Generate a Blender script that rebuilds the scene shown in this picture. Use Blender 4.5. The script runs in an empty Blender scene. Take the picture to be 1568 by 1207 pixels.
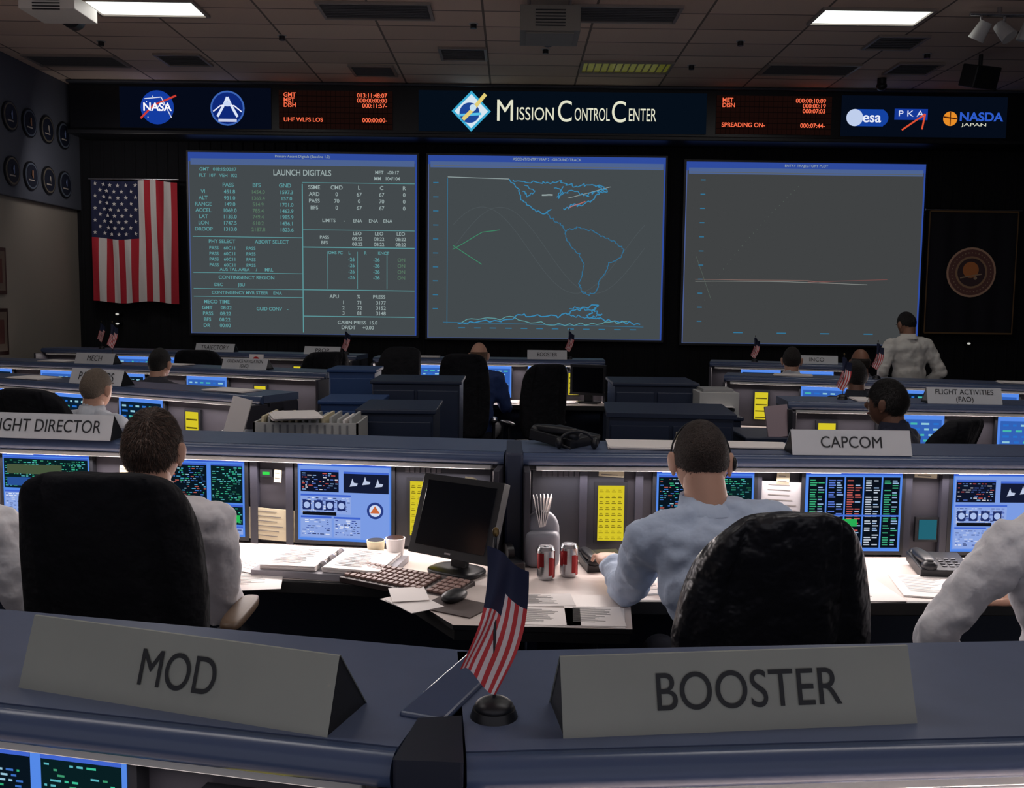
import bpy, math, random
from mathutils import Vector, Matrix, Euler
random.seed(7)
rad=math.radians
sc=bpy.context.scene
try:
    sc.view_settings.view_transform='Standard'
except Exception: pass

# ---------------------------------------------------------------- materials
def lin(c):
    return tuple((x/12.92 if x<=0.04045 else ((x+0.055)/1.055)**2.4) for x in c)
def rgb(r,g,b): return lin((r/255,g/255,b/255))
_m={}
def M(name,col,rough=.6,metal=0,emit=None,es=1.0,noise=0,nscale=30,bump=0,bscale=60,spec=.5,trans=0,bdist=.02):
    if name in _m: return _m[name]
    m=bpy.data.materials.new(name); m.use_nodes=True
    nt=m.node_tree; b=nt.nodes['Principled BSDF']
    b.inputs['Base Color'].default_value=(*col,1)
    b.inputs['Roughness'].default_value=rough
    b.inputs['Metallic'].default_value=metal
    b.inputs['Specular IOR Level'].default_value=spec
    if trans: b.inputs['Transmission Weight'].default_value=trans
    if emit is not None:
        b.inputs['Emission Color'].default_value=(*emit,1)
        b.inputs['Emission Strength'].default_value=es
        if es<2: m.cycles.emission_sampling='NONE'
    tc=None
    if noise or bump:
        tc=nt.nodes.new('ShaderNodeTexCoord')
    if noise:
        n=nt.nodes.new('ShaderNodeTexNoise'); n.inputs['Scale'].default_value=nscale; n.inputs['Detail'].default_value=4
        nt.links.new(tc.outputs['Object'],n.inputs['Vector'])
        r=nt.nodes.new('ShaderNodeMapRange')
        r.inputs['To Min'].default_value=1-noise; r.inputs['To Max'].default_value=1+noise
        nt.links.new(n.outputs['Fac'],r.inputs['Value'])
        mx=nt.nodes.new('ShaderNodeVectorMath'); mx.operation='SCALE'
        mx.inputs[0].default_value=col
        nt.links.new(r.outputs['Result'],mx.inputs['Scale'])
        nt.links.new(mx.outputs['Vector'],b.inputs['Base Color'])
    if bump:
        n=nt.nodes.new('ShaderNodeTexNoise'); n.inputs['Scale'].default_value=bscale; n.inputs['Detail'].default_value=3
        nt.links.new(tc.outputs['Object'],n.inputs['Vector'])
        bp=nt.nodes.new('ShaderNodeBump'); bp.inputs['Strength'].default_value=bump; bp.inputs['Distance'].default_value=bdist
        nt.links.new(n.outputs['Fac'],bp.inputs['Height'])
        nt.links.new(bp.outputs['Normal'],b.inputs['Normal'])
    _m[name]=m; return m
def E(r,g,b,s=1.0):
    n='glow_%d_%d_%d_%d'%(r,g,b,int(s*100))
    return M(n,(0,0,0),.8,0,emit=rgb(r,g,b),es=s,spec=0)

LEDGE=M('ledge_blue_laminate',rgb(86,97,124),.34,noise=.14,nscale=14)
LIP=M('ledge_lip_vinyl',rgb(70,84,114),.26)
PANEL=M('console_panel_grey',rgb(58,56,64),.5,noise=.1,nscale=12)
BODY=M('console_body_navy',rgb(28,38,58),.5)
DARK=M('dark_plastic',rgb(22,23,28),.4)
BLACK=M('black_fabric',rgb(22,22,27),.85,bump=.5,bscale=14,spec=.3,bdist=.04)
LEATHER=M('black_leather',rgb(30,30,35),.36,bump=.6,bscale=10,bdist=.06)
DESK=M('desk_laminate',rgb(206,194,188),.4,noise=.05,nscale=10)
EDGE=M('desk_edge_black',rgb(18,18,20),.5)
PAPER=M('paper_white',rgb(240,233,230),.8)
PAPERY=M('paper_cream',rgb(220,208,176),.8)
PLATE=M('nameplate_face',rgb(148,151,143),.5,noise=.12,nscale=6)
PLATEW=M('nameplate_white',rgb(200,202,206),.5,noise=.05,nscale=6)
INK=M('ink_black',rgb(28,30,34),.6)
METAL=M('chrome_metal',rgb(190,190,195),.25,1)
CAB=M('cabinet_navy',rgb(26,38,62),.45,noise=.1,nscale=6)
CABB=M('cabinet_blue',rgb(34,66,116),.5)
WHITEP=M('white_plastic',rgb(190,190,188),.45)
BEIGE=M('beige_arm',rgb(104,82,64),.5)

# ---------------------------------------------------------------- builder
class MB:
    def __init__(s): s.v=[];s.f=[];s.m=[];s.sm=[];s.mats=[]
    def add(s,vs,fs,mat,T=None,smooth=False):
        if mat not in s.mats: s.mats.append(mat)
        i=s.mats.index(mat); o=len(s.v)
        for v in vs:
            v=Vector(v)
            if T is not None: v=T@v
            s.v.append(v)
        for f in fs:
            s.f.append([o+k for k in f]); s.m.append(i); s.sm.append(smooth)
    def box(s,c,d,mat,rot=None,T=None):
        x,y,z=[k/2 for k in d]
        vs=[(a*x,b*y,e*z) for a in(-1,1) for b in(-1,1) for e in(-1,1)]
        fs=[(0,1,3,2),(4,6,7,5),(0,4,5,1),(2,3,7,6),(0,2,6,4),(1,5,7,3)]
        X=Matrix.Translation(c)
        if rot: X=X@Euler(rot).to_matrix().to_4x4()
        if T is not None: X=T@X
        s.add(vs,fs,mat,X)
    def quad(s,x0,z0,x1,z1,y,mat,T=None):
        s.add([(x0,y,z0),(x1,y,z0),(x1,y,z1),(x0,y,z1)],[(0,1,2,3)],mat,T)
    def cyl(s,c,r,h,mat,n=24,r2=None,rot=None,T=None,smooth=True):
        if r2 is None:r2=r
        vs=[];fs=[]
        for k in range(n):
            a=2*math.pi*k/n; vs.append((r*math.cos(a),r*math.sin(a),-h/2)); vs.append((r2*math.cos(a),r2*math.sin(a),h/2))
        X=Matrix.Translation(c)
        if rot: X=X@Euler(rot).to_matrix().to_4x4()
        if T is not None: X=T@X
        for k in range(n):
            j=(k+1)%n; fs.append((2*k,2*j,2*j+1,2*k+1))
        s.add(vs,fs,mat,X,smooth)
        s.add(vs,[[2*k for k in range(n)][::-1],[2*k+1 for k in range(n)]],mat,X)
    def rod(s,p0,p1,r,mat,n=10,r2=None):
        p0=Vector(p0);p1=Vector(p1);d=p1-p0
        T=Matrix.Translation((p0+p1)/2)@d.to_track_quat('Z','Y').to_matrix().to_4x4()
        s.cyl((0,0,0),r,d.length,mat,n,r2,T=T)
    def sq(s,c,r,mat,e1=1,e2=1,n=24,m=14,rot=None,T=None,fn=None,smooth=True):
        def pw(w,e): return math.copysign(abs(w)**e,w)
        vs=[];fs=[]
        for i in range(m+1):
            v=-math.pi/2+math.pi*i/m
            for j in range(n):
                u=2*math.pi*j/n
                p=Vector((r[0]*pw(math.cos(v),e1)*pw(math.cos(u),e2),r[1]*pw(math.cos(v),e1)*pw(math.sin(u),e2),r[2]*pw(math.sin(v),e1)))
                if fn: p=Vector(fn(p))
                vs.append(p)
        for i in range(m):
            for j in range(n):
                k=(j+1)%n; fs.append((i*n+j,i*n+k,(i+1)*n+k,(i+1)*n+j))
        X=Matrix.Translation(c)
        if rot: X=X@(rot if isinstance(rot,Matrix) else Euler(rot).to_matrix()).to_4x4()
        if T is not None: X=T@X
        s.add(vs,fs,mat,X,smooth)
    def cap(s,p0,p1,r0,r1,mat):
        p0=Vector(p0);p1=Vector(p1)
        s.sq(p0,(r0,)*3,mat,n=16,m=10); s.sq(p1,(r1,)*3,mat,n=16,m=10)
        s.rod(p0,p1,r0,mat,16,r1)
    def prism(s,prof,x0,x1,mat,smooth=False,T=None):
        n=len(prof); vs=[(x0,y,z) for y,z in prof]+[(x1,y,z) for y,z in prof]
        fs=[(k,(k+1)%n,n+(k+1)%n,n+k) for k in range(n)]
        s.add(vs,fs,mat,T,smooth); s.add(vs,[list(range(n))[::-1],list(range(n,2*n))],mat,T)
    def poly(s,pts,z0,z1,mat,mat2=None):
        n=len(pts); vs=[(x,y,z0) for x,y in pts]+[(x,y,z1) for x,y in pts]
        s.add(vs,[(k,(k+1)%n,n+(k+1)%n,n+k) for k in range(n)]+[list(range(n))[::-1]],mat2 or mat)
        s.add(vs,[list(range(n,2*n))],mat)
    def line(s,pts,w,y,mat):
        for a,b in zip(pts[:-1],pts[1:]):
            dx=b[0]-a[0];dz=b[1]-a[1];l=math.hypot(dx,dz)
            if l<1e-6: continue
            nx=-dz/l*w/2;nz=dx/l*w/2
            s.add([(a[0]+nx,y,a[1]+nz),(a[0]-nx,y,a[1]-nz),(b[0]-nx,y,b[1]-nz),(b[0]+nx,y,b[1]+nz)],[(0,1,2,3)],mat)
    def disc(s,cx,cz,rx,rz,y,mat,n=28):
        s.add([(cx+rx*math.cos(2*math.pi*k/n),y,cz+rz*math.sin(2*math.pi*k/n)) for k in range(n)],[list(range(n))],mat)
    def build(s,name,parent=None,loc=None,rot=None,bevel=0,bseg=2):
        me=bpy.data.meshes.new(name); me.from_pydata([tuple(v) for v in s.v],[],s.f)
        for m in s.mats: me.materials.append(m)
        for p,i,q in zip(me.polygons,s.m,s.sm): p.material_index=i; p.use_smooth=q
        me.update()
        o=bpy.data.objects.new(name,me); sc.collection.objects.link(o)
        if loc is not None:o.location=loc
        if rot is not None:o.rotation_euler=rot
        if parent:o.parent=parent
        if bevel:
            b=o.modifiers.new('bevel','BEVEL'); b.width=bevel;b.segments=bseg;b.limit_method='ANGLE';b.angle_limit=rad(40)
            b.use_clamp_overlap=True
        return o
def root(name,loc=(0,0,0),rz=0,scale=1):
    o=bpy.data.objects.new(name,None); o.empty_display_size=.1
    o.location=loc;o.rotation_euler=(0,0,rz);o.scale=(scale,)*3
    sc.collection.objects.link(o); return o
def text(body,size,loc,mat,parent=None,rot=(math.pi/2,0,0),width=None,align='CENTER',ext=0.0005,name='lettering',bold=0,ls=None):
    c=bpy.data.curves.new(name,'FONT'); c.body=body;c.size=size;c.align_x=align;c.align_y='CENTER';c.extrude=ext;c.offset=bold
    if ls:c.space_line=ls
    c.materials.append(mat)
    o=bpy.data.objects.new(name,c); sc.collection.objects.link(o)
    o.location=loc;o.rotation_euler=rot
    if width:
        bpy.context.view_layer.update()
        if o.dimensions.x>0: o.scale.x=width/o.dimensions.x
    if parent:o.parent=parent
    return o
def arealight(name,loc,rot,sx,sy,power,col=(1,1,1),parent=None):
    l=bpy.data.lights.new(name,'AREA'); l.shape='RECTANGLE';l.size=sx;l.size_y=sy;l.energy=power;l.color=col
    o=bpy.data.objects.new(name,l); o.location=loc;o.rotation_euler=rot; sc.collection.objects.link(o)
    if parent:o.parent=parent
    return o

# ---------------------------------------------------------------- camera
cd=bpy.data.cameras.new('camera'); cam=bpy.data.objects.new('camera',cd); sc.collection.objects.link(cam)
cam.location=(0,0,1.75)
cam.rotation_euler=(Matrix.Rotation(rad(90-5.45),3,'X')@Matrix.Rotation(rad(.7),3,'Z')).to_euler()
cd.lens=34.44; cd.sensor_width=36; cd.clip_start=.05
cd.dof.use_dof=False
sc.camera=cam
w=bpy.data.worlds.new('room_ambient'); w.use_nodes=True; sc.world=w
w.node_tree.nodes['Background'].inputs[0].default_value=(.92,.9,1,1)
w.node_tree.nodes['Background'].inputs[1].default_value=.42

# ---------------------------------------------------------------- room
ZC=4.31
b=MB(); b.box((0.6,5.5,-.05),(12.4,14.2,.1),M('carpet',rgb(42,46,58),.95,noise=.3,nscale=80)); b.build('floor')
def ceilmat():
    m=bpy.data.materials.new('ceiling_tiles'); m.use_nodes=True; nt=m.node_tree; p=nt.nodes['Principled BSDF']; p.inputs['Roughness'].default_value=.9
    tc=nt.nodes.new('ShaderNodeTexCoord'); br=nt.nodes.new('ShaderNodeTexBrick')
    br.offset=0; br.squash=1
    br.inputs['Scale'].default_value=1; br.inputs['Brick Width'].default_value=1.0; br.inputs['Row Height'].default_value=.5
    br.inputs['Mortar Size'].default_value=.011; br.inputs['Mortar Smooth'].default_value=0
    br.inputs['Color1'].default_value=(*rgb(236,212,194),1); br.inputs['Color2'].default_value=(*rgb(210,186,170),1)
    br.inputs['Mortar'].default_value=(*rgb(120,106,98),1)
    nt.links.new(tc.outputs['Object'],br.inputs['Vector']); 
    n=nt.nodes.new('ShaderNodeTexNoise'); n.inputs['Scale'].default_value=60
    nt.links.new(tc.outputs['Object'],n.inputs['Vector'])
    bp=nt.nodes.new('ShaderNodeBump'); bp.inputs['Strength'].default_value=.2; nt.links.new(n.outputs['Fac'],bp.inputs['Height'])
    nt.links.new(br.outputs['Color'],p.inputs['Base Color']); nt.links.new(bp.outputs['Normal'],p.inputs['Normal'])
    return m
b=MB(); b.box((-.1,0,.05),(12.5,14.2,.1),ceilmat()); b.build('ceiling',loc=(.7,5.5,ZC))
CURT=M('front_wall_black',rgb(9,10,16),.95,noise=.2,nscale=8)
b=MB(); b.box((0.6,12.56,ZC/2),(12.4,.1,ZC),CURT)
for i in range(90):   # pleats of the stage drape on the front wall
    x=-5.45+i*.135
    b.cyl((x,12.515,1.9),.022,3.7,CURT,8)
b.build('wall_front')
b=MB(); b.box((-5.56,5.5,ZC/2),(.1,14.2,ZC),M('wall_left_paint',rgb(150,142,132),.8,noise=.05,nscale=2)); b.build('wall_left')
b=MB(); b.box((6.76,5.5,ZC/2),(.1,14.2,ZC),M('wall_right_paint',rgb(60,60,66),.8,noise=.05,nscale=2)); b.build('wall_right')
b=MB(); b.box((-5.48,5.5,3.56),(.06,14,1.5),M('soffit_blue',rgb(84,88,100),.8)); b.build('trim_1',bevel=.01)
b=MB(); b.box((-5.495,5.5,.05),(.02,14,.1),EDGE); b.build('baseboard_left')

# ceiling fixtures
FIX=[(-3.3,9.0,'on'),(3.15,9.0,'on'),(-1.25,9.0,'off'),(.95,9.0,'off')]
def fixture(x,y,kind,w=1.0,d=.5):
    if kind=='on': nm='ceiling_light'
    elif kind=='vent': nm='air_vent'
    else: nm='ceiling_light'
    r=root(nm,(x,y,ZC))
    b=MB(); fr=M('fixture_frame',rgb(150,138,130),.5)
    t=.03
    for sx in(-1,1):
        b.box((sx*(w/2-t/2),0,-.012),(t,d,.024),fr); b.box((0,sx*(d/2-t/2),-.012),(w-2*t,t,.024),fr)
    if kind=='on':
        b.box((0,0,-.004),(w-2*t,d-2*t,.006),E(240,246,240,2.2))
    elif kind=='dimyellow':
        b.box((0,0,-.004),(w-2*t,d-2*t,.006),M('lens_dim_yellow',rgb(60,62,30),.3,emit=rgb(84,84,24),es=.6))
        for i in range(12): b.box((-w/2+.08+i*(w-.16)/11,0,-.012),(.012,d-2*t,.012),fr)
    else:
        b.box((0,0,-.004),(w-2*t,d-2*t,.006),M('fixture_recess_dark',rgb(66,68,72),.35))
        n=9 if kind=='off' else 7
        for i in range(n):
            b.box((0,-d/2+t+(i+.5)*(d-2*t)/n,-.012),(w-2*t,.012,.012),M('louver',rgb(90,90,92),.4),rot=(.5,0,0))
    b.build('housing',r,bevel=.002)
for x,y,k in FIX: fixture(x-.0,y,k)
for x,y,k,ww in [(-4.8,11.0,'off',1),(.95+.25,11.0,'dimyellow',1),(3.2,11.0,'off',1),(-.55,10.5,'vent',.5),(-3.6,10.9,'vent',.5),(4.3,10.9,'vent',.5),(-1.6,11.3,'off',.5),
   (3.7,9.85,'vent',.5)]: fixture(x,y,k,ww)
for x in(-3.3,-1.25,.95,3.15):
    for y in (2.5,5.5):
        fixture(x,y,'on')
for x in(-2.3,2.1):
    arealight('troffer_lamp',(x,2.5,ZC-.04),(0,0,0),2.4,.4,20,(1,.94,.92))
    arealight('troffer_lamp',(x,5.5,ZC-.04),(0,0,0),2.4,.4,9,(1,.94,.92))
for x in(-3.3,3.15): arealight('troffer_lamp',(x,9,ZC-.04),(0,0,0),.9,.4,8,(1,.95,.9))
for i,(x,y) in enumerate([(-2.3,9.9),(0.3,10.3),(2.2,9.9),(-.4,9.4),(4.2,10.3),(-4.2,10.2),(1.9,10.9)]):
    b=MB(); b.cyl((0,0,-.02),.03,.05,DARK,12); b.cyl((0,0,-.002),.045,.006,WHITEP,16); b.build('sprinkler_head',loc=(x,y,ZC))

def projector(x,y,w,h,d,col):
    r=root('ceiling_projector',(x,y,ZC))
    b=MB(); g=col
    b.box((0,0,-h/2-.1),(w,d,h*.8),g); b.box((0,0,-h-.06),(w*.8,d*.8,.05),g)
    b.cyl((0,d/2+.05,-h/2-.1),.09,.1,DARK,24,rot=(math.pi/2,0,0))
    for s in(-1,1): b.cyl((s*w*.35,0,-.08),.015,.17,METAL,10)
    for i in range(6): b.box((0,-d/2-.004,-h/2-.1+(-2.5+i)*.025),(w*.5,.008,.01),DARK)
    b.build('case',r,bevel=.02)
projector(.28,8.6,.5,.26,.5,M('projector_case',rgb(130,124,116),.5)); projector(-3.85,8.5,.46,.14,.45,M('projector_case_white',rgb(235,232,225),.5))
r=root('spotlight_cluster',(4.15,8.7,ZC)); b=MB()
b.rod((-.25,0,-.06),(.3,0,-.06),.02,METAL)
for k,(dx,a) in enumerate([(-.15,.4),(.05,-.5),(.25,.2)]):
    b.rod((dx,0,-.06),(dx,0,-.15),.012,METAL)
    b.cyl((dx,.0,-.2),.07,.16,WHITEP,20,r2=.05,rot=(a,a,0))
b.rod((0,0,0),(0,0,-.06),.02,METAL); b.build('lamps',r)
r=root('ceiling_speaker',(4.75,10.3,ZC)); b=MB(); b.box((0,0,-.22),(.3,.22,.22),DARK,rot=(.3,0,.3)); b.cyl((0,0,-.06),.02,.12,DARK)
b.cyl((0.03,-.11,-.245),.08,.02,EDGE,24,rot=(math.pi/2+.3,0,.3)); b.build('cabinet',r,bevel=.01)
r=root('security_camera',(-.35+4.5,11.4,ZC)); b=MB(); b.cyl((0,0,-.04),.05,.08,DARK); b.sq((0,0,-.09),(.06,.06,.05),DARK); b.build('dome',r)

# ---------------------------------------------------------------- marquee
r=root('overhead_sign_board',(0,12.0,4.0))
b=MB(); b.box((.65,.26,-.01),(12.0,.5,.62),M('sign_board_black',rgb(10,11,18),.35))
b.box((.65,.2,-.30),(12.0,.55,.05),DARK); b.box((.65,.2,.29),(12.0,.55,.03),M('sign_cornice',rgb(60,62,70),.5)); b.build('board',r,bevel=.01)
b=MB(); y=-.004
P=lambda px:(px-784)/128.5
b.quad(P(175),-.24,P(408),.24,y,E(5,10,24)); b.quad(P(635),-.24,P(1078),.24,y,E(5,14,25)); b.quad(P(1285),-.24,P(1540),.24,y,E(5,12,25))
# round agency insignia
cx=P(233); b.disc(cx,0,.2,.2,y-.002,E(20,60,160)); 
b.line([(cx-.2,-.13),(cx-.05,.02),(cx+.23,.14)],.022,y-.006,E(200,60,50)); b.line([(cx-.15,.1),(cx+.05,.12),(cx+.17,-.12)],.01,y-.006,E(220,225,240))
for k in range(14):
    a=random.random()*6.28;q=random.random()*.17; b.disc(cx+q*math.cos(a),q*math.sin(a),.006,.006,y-.005,E(255,255,255),6)
cx=P(341); b.disc(cx,.0,.205,.205,y-.002,E(60,100,180)); b.disc(cx,.0,.185,.185,y-.003,E(14,40,120))
b.line([(cx-.12,-.1),(cx-.03,.06),(cx,.13),(cx+.03,.06),(cx+.12,-.1)],.03,y-.005,E(220,230,250)); b.line([(cx-.17,-.04),(cx-.08,.03),(cx+.08,.03),(cx+.17,-.04)],.014,y-.006,E(240,240,255)); b.disc(cx,.05,.05,.03,y-.007,E(200,215,245)); b.quad(cx-.11,-.16,cx+.11,-.125,y-.006,E(200,205,230))
# diamond
cx=P(716); 
b.add([(cx-.235,y-.002,0),(cx,y-.002,-.24),(cx+.235,y-.002,0),(cx,y-.002,.24)],[(0,1,2,3)],E(60,170,210))
b.add([(cx-.2,y-.004,0),(cx,y-.004,-.2),(cx+.2,y-.004,0),(cx,y-.004,.2)],[(0,1,2,3)],E(215,230,240))
b.disc(cx-.02,-.02,.12,.12,y-.006,E(30,70,150)); b.line([(cx-.1,-.1),(cx+.02,.02),(cx+.17,.2)],.045,y-.008,E(225,205,120)); b.line([(cx-.15,-.05),(cx+.12,-.03)],.03,y-.007,E(90,190,230)); b.disc(cx+.02,.04,.04,.04,y-.0085,E(200,225,240))
# LED panels
for x0,x1 in((420,595),(1093,1270)):
    b.quad(P(x0),-.23,P(x1),.22,y-.002,E(22,9,7)); 
    for k in range(1,7): b.quad(P(x0),-.23+k*.064-.004,P(x1),-.23+k*.064+.004,y-.003,E(8,4,4))
    for k in range(1,24): b.quad(P(x0)+k*.0565-.003,-.23,P(x0)+k*.0565+.003,.22,y-.003,E(10,5,4))
# right logos
cx=P(1306); b.disc(cx,-.02,.1,.1,y-.002,E(190,205,235)); b.quad(cx,-.12,P(1350),.08,y-.0015,E(20,65,160)); b.disc(P(1345),-.02,.1,.1,y-.001,E(20,65,160))
cx=P(1392); b.quad(P(1367),-.04,P(1418),.09,y-.002,E(20,55,150)); b.line([(cx-.1,-.16),(cx+.17,.03),(cx+.14,-.15)],.02,y-.008,E(220,80,50))
cx=P(1453); b.disc(cx,-.02,.085,.085,y-.002,E(230,140,40)); b.line([(cx-.08,.0),(cx+.08,-.02)],.015,y-.004,E(60,20,10)); b.line([(cx,.06),(cx,-.1)],.012,y-.004,E(60,20,10))
b.build('artwork',r)
WG=E(224,224,200)
text('NASA',.13,(P(233),y-.01,0),E(250,250,255),r,width=.34,bold=.003)
for ch,px,wd in (('M',768,.19),('C',860,.165),('C',943,.165)):
    text(ch,.36,(P(px),y-.004,0),WG,r,width=wd)
for s_,a0,a1 in (('ISSION',786,843),('ONTROL',875,929),('ENTER',958,1000)):
    text(s_,.215,(P((a0+a1)/2),y-.004,-.03),WG,r,width=(a1-a0)/128.5)
LED=E(255,112,76,1.0)
for cx,tt in ((P(507),[('GMT','013:11:48:07'),('MET','000:00:00:00'),('DISH','000:11:57-'),('UHF WLPS LOS','000:00:00-')]),(P(1181),[('MET','000:00:10:09'),('DISN','000:00:19'),('','000:07:03'),('SPREADING ON-','000:07:44-')])):
    for k,(a_,b_) in enumerate(tt):
        z=.165-k*.06-(.11 if k==3 else 0)
        if a_: text(a_,.07,(cx-.62,y-.008,z),LED,r,align='LEFT',bold=.001)
        o=text(b_,.07,(cx+.62,y-.008,z),LED,r,align='RIGHT',bold=.001)
text('esa',.17,(P(1332),y-.008,-.02),E(230,235,250),r,width=.22,bold=.003)
text('P K A',.1,(P(1392),y-.006,.03),E(220,225,245),r,width=.3)
text('NASDA',.14,(P(1500),y-.006,-.0),E(45,90,200),r,width=.52,bold=.004)
text('JAPAN',.05,(P(1490),y-.006,-.09),E(220,220,200),r,width=.3)

# ---------------------------------------------------------------- projection screens
SG=E(67,73,76); SB=E(46,74,156); ST=E(76,98,144); CY=E(92,152,156); CY2=E(48,116,152); WT=E(152,168,168); GD=E(86,116,96)
def scr(x0,x1,z0,z1,title,bg=None):
    r=root('projection_screen',((x0+x1)/2,12.42,(z0+z1)/2)); W=x1-x0;H=z1-z0
    b=MB(); b.box((0,.03,0),(W+.06,.05,H+.06),DARK); b.build('frame',r,bevel=.005)
    b=MB(); b.quad(-W/2,-H/2,W/2,H/2,-.002,bg or SG)
    t=.02
    b.quad(-W/2,-H/2,-W/2+t*.6,H/2,-.004,E(74,92,146)); b.quad(W/2-t,-H/2,W/2,H/2,-.004,SB); b.quad(-W/2,-H/2,W/2,-H/2+t*.5,-.004,E(60,74,110))
    b.quad(-W/2,H/2-.11,W/2,H/2,-.005,SB); b.quad(-W/2+.03,H/2-.15,W/2-.03,H/2-.075,-.006,ST)
    text(title,.045,(0,-.01,H/2-.04),WT,r)
    return r,b,W,H
r,b,W,H=scr(-4.07,-1.22,1.29,3.54,'Primary Ascent Digitals (Baseline 1.0)')
U=lambda px:-W/2+(px-290)/345*W
V=lambda py:H/2-(py-237)/271*H
b.line([(U(462),V(282)),(U(462),V(505))],.012,-.006,CY); b.line([(U(295),V(362)),(U(462),V(362))],.008,-.006,CY)
b.line([(U(462),V(376)),(U(632),V(376))],.012,-.006,CY); b.line([(U(462),V(440)),(U(632),V(440))],.01,-.006,CY)
for py in(416,440,452): b.line([(U(295),V(py)),(U(462),V(py))],.007,-.006,CY)
b.line([(U(462),V(480)),(U(632),V(480))],.01,-.006,CY); b.line([(U(462),V(350)),(U(632),V(350))],.007,-.006,CY)
for px in (500,545,590): b.line([(U(px),V(382)),(U(px),V(438))],.007,-.006,CY)
b.line([(U(462),V(280)),(U(632),V(280))],.007,-.006,CY)
b.build('image',r)
def tt(s_,px,py,sz=.06,m=CY,al='CENTER',wd=None): text(s_,sz*1.14,(U(px),-.008,V(py)),m,r,align=al,width=wd,bold=.0008)
tt('LAUNCH DIGITALS',462,266,.09,WT,wd=.72)
tt('GMT   018:15:00:17',335,262,.05);tt('FLT  107   VEH  102',335,271,.05)
tt('MET   -00:17',590,264,.05,WT);tt('MM   104/104',590,273,.05,WT)
for k,s_ in enumerate(('PASS','BFS','GND')): tt(s_,350+k*43,285,.06)
for k,s_ in enumerate(['VI','ALT','RANGE','ACCEL','LAT','LON','DROOP']):
    py=295+k*9.3; tt(s_,312,py,.056)
    for j in range(3): tt('%.1f'%(random.random()*2500),352+j*43,py,.056,GD if j==1 else CY)
tt('PHY SELECT              ABORT SELECT',380,369,.055)
for k in range(4): tt('PASS    60C11        PASS',355,379+k*8.5,.05)
tt('AUS TAL AREA     /      MRL',376,411,.05);tt('CONTINGENCY REGION',376,423,.055);tt('DEC            JBU',350,434,.05);tt('CONTINGENCY MVR STEER    ENA',376,446,.05)
for k in range(5): tt(('MECO TIME','GMT      08:22','PASS     08:22','BFS      08:22','DR       00:00')[k],330,460+k*9,.055)
tt('GUID CONV    -',415,470,.05)
for k,s_ in enumerate(('SSME','CMD','L','C','R')): tt(s_,480+k*34,287,.06,WT)
for j in range(3):
    tt(('ARD','PASS','BFS')[j],480,297+j*10,.058,WT)
    for k in range(4): tt(str(random.choice((67,70,0,0))),514+k*34,297+j*10,.058,WT)
tt('LIMITS      -      ENA     ENA    ENA',545,336,.052,WT)
for j in range(2):
    tt(('PASS','BFS')[j],495,361+j*8,.05,WT)
for j in range(3):
    for k in range(3): tt(('LEO','08:22','08:22')[j],545+k*33,355+j*8,.052,WT)
tt('OMS PC     L            R          KNCT',547,384,.045)
for j in range(4):
    for k in range(3): tt('-26' if k<2 else 'ON',536+k*38,394+j*9,.055,CY if k<2 else GD)
tt('APU             %         PRESS',545,450,.055,WT)
for j in range(3): tt('%d         %d          %d'%(j+1,random.randint(50,99),random.randint(3000,3200)),555,459+j*8,.055,WT)
tt('CABIN PRESS  15.0\nDP/DT     +0.00',545,493,.055,WT)

r,b,W,H=scr(-1.08,1.88,1.27,3.54,'ASCENT/ENTRY MAP 2 - GROUND TRACK')
U=lambda px:-W/2+(px-652)/361*W
V=lambda py:H/2-(py-240)/274*H
def wob(pts,amp,n,w,mat,y=-.007):
    out=[]
    for a,c in zip(pts[:-1],pts[1:]):
        for k in range(n):
            t=k/n; out.append((U(a[0]+(c[0]-a[0])*t+random.uniform(-amp,amp)),V(a[1]+(c[1]-a[1])*t+random.uniform(-amp,amp))))
    out.append((U(pts[-1][0]),V(pts[-1][1]))); b.line(out,w,y,mat)
wob([(682,274),(682,492)],0,1,.006,CY2); wob([(676,490),(985,494)],0,1,.006,CY2); wob([(682,272),(775,274)],0,1,.008,WT)
C3=E(54,136,180)
wob([(775,275),(790,290),(795,304),(812,318),(828,326),(840,318)],1.6,8,.012,C3)
wob([(780,275),(822,279),(850,277),(875,283),(905,280),(925,290),(905,292),(895,298),(870,290),(850,300),(858,284)],2.6,9,.011,C3)
wob([(800,284),(815,292),(806,300),(796,292)],2,6,.01,C3); wob([(845,285),(858,292),(848,300)],2,6,.01,C3)
wob([(860,318),(873,311),(884,313),(900,305),(918,288),(910,282)],2.2,8,.012,C3)
wob([(835,326),(848,338),(858,342),(862,350),(880,345),(905,350),(922,360),(938,366),(953,376),(948,390),(930,398),(925,412),(915,424),(912,440),(900,446),(890,442),(885,430),(893,400),(884,385),(872,375),(862,360),(862,352)],1.6,7,.01,E(48,112,150))
wob([(700,492),(760,487),(800,478),(850,480),(880,470),(915,462),(900,478),(930,485),(980,490)],2.8,9,.013,C3)
wob([(705,488),(780,482),(840,492),(900,490),(960,486)],2.8,9,.01,CY)
wob([(870,466),(905,468),(920,476),(895,482),(870,476)],2.4,8,.01,C3)
wob([(690,380),(735,354),(762,350)],.3,3,.008,E(60,140,104)); wob([(690,374),(735,402)],.3,3,.008,E(60,140,104))
wob([(825,297),(842,297)],.5,3,.018,WT); wob([(866,316),(892,306)],.6,3,.012,E(180,104,96)); wob([(865,302),(930,284)],.6,4,.006,WT)
for k in range(10): b.quad(U(660),V(280+k*21),U(668),V(281.4+k*21),-.007,CY2)
for k in range(12): b.quad(U(700+k*24),V(499),U(710+k*24),V(497.6),-.007,CY2)
for ph in range(2):
    b.line([(U(690+k*6),V(380-64*math.sin(k*.13+ph*.6))) for k in range(50)],.005,-.0065,E(78,86,90))
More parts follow.
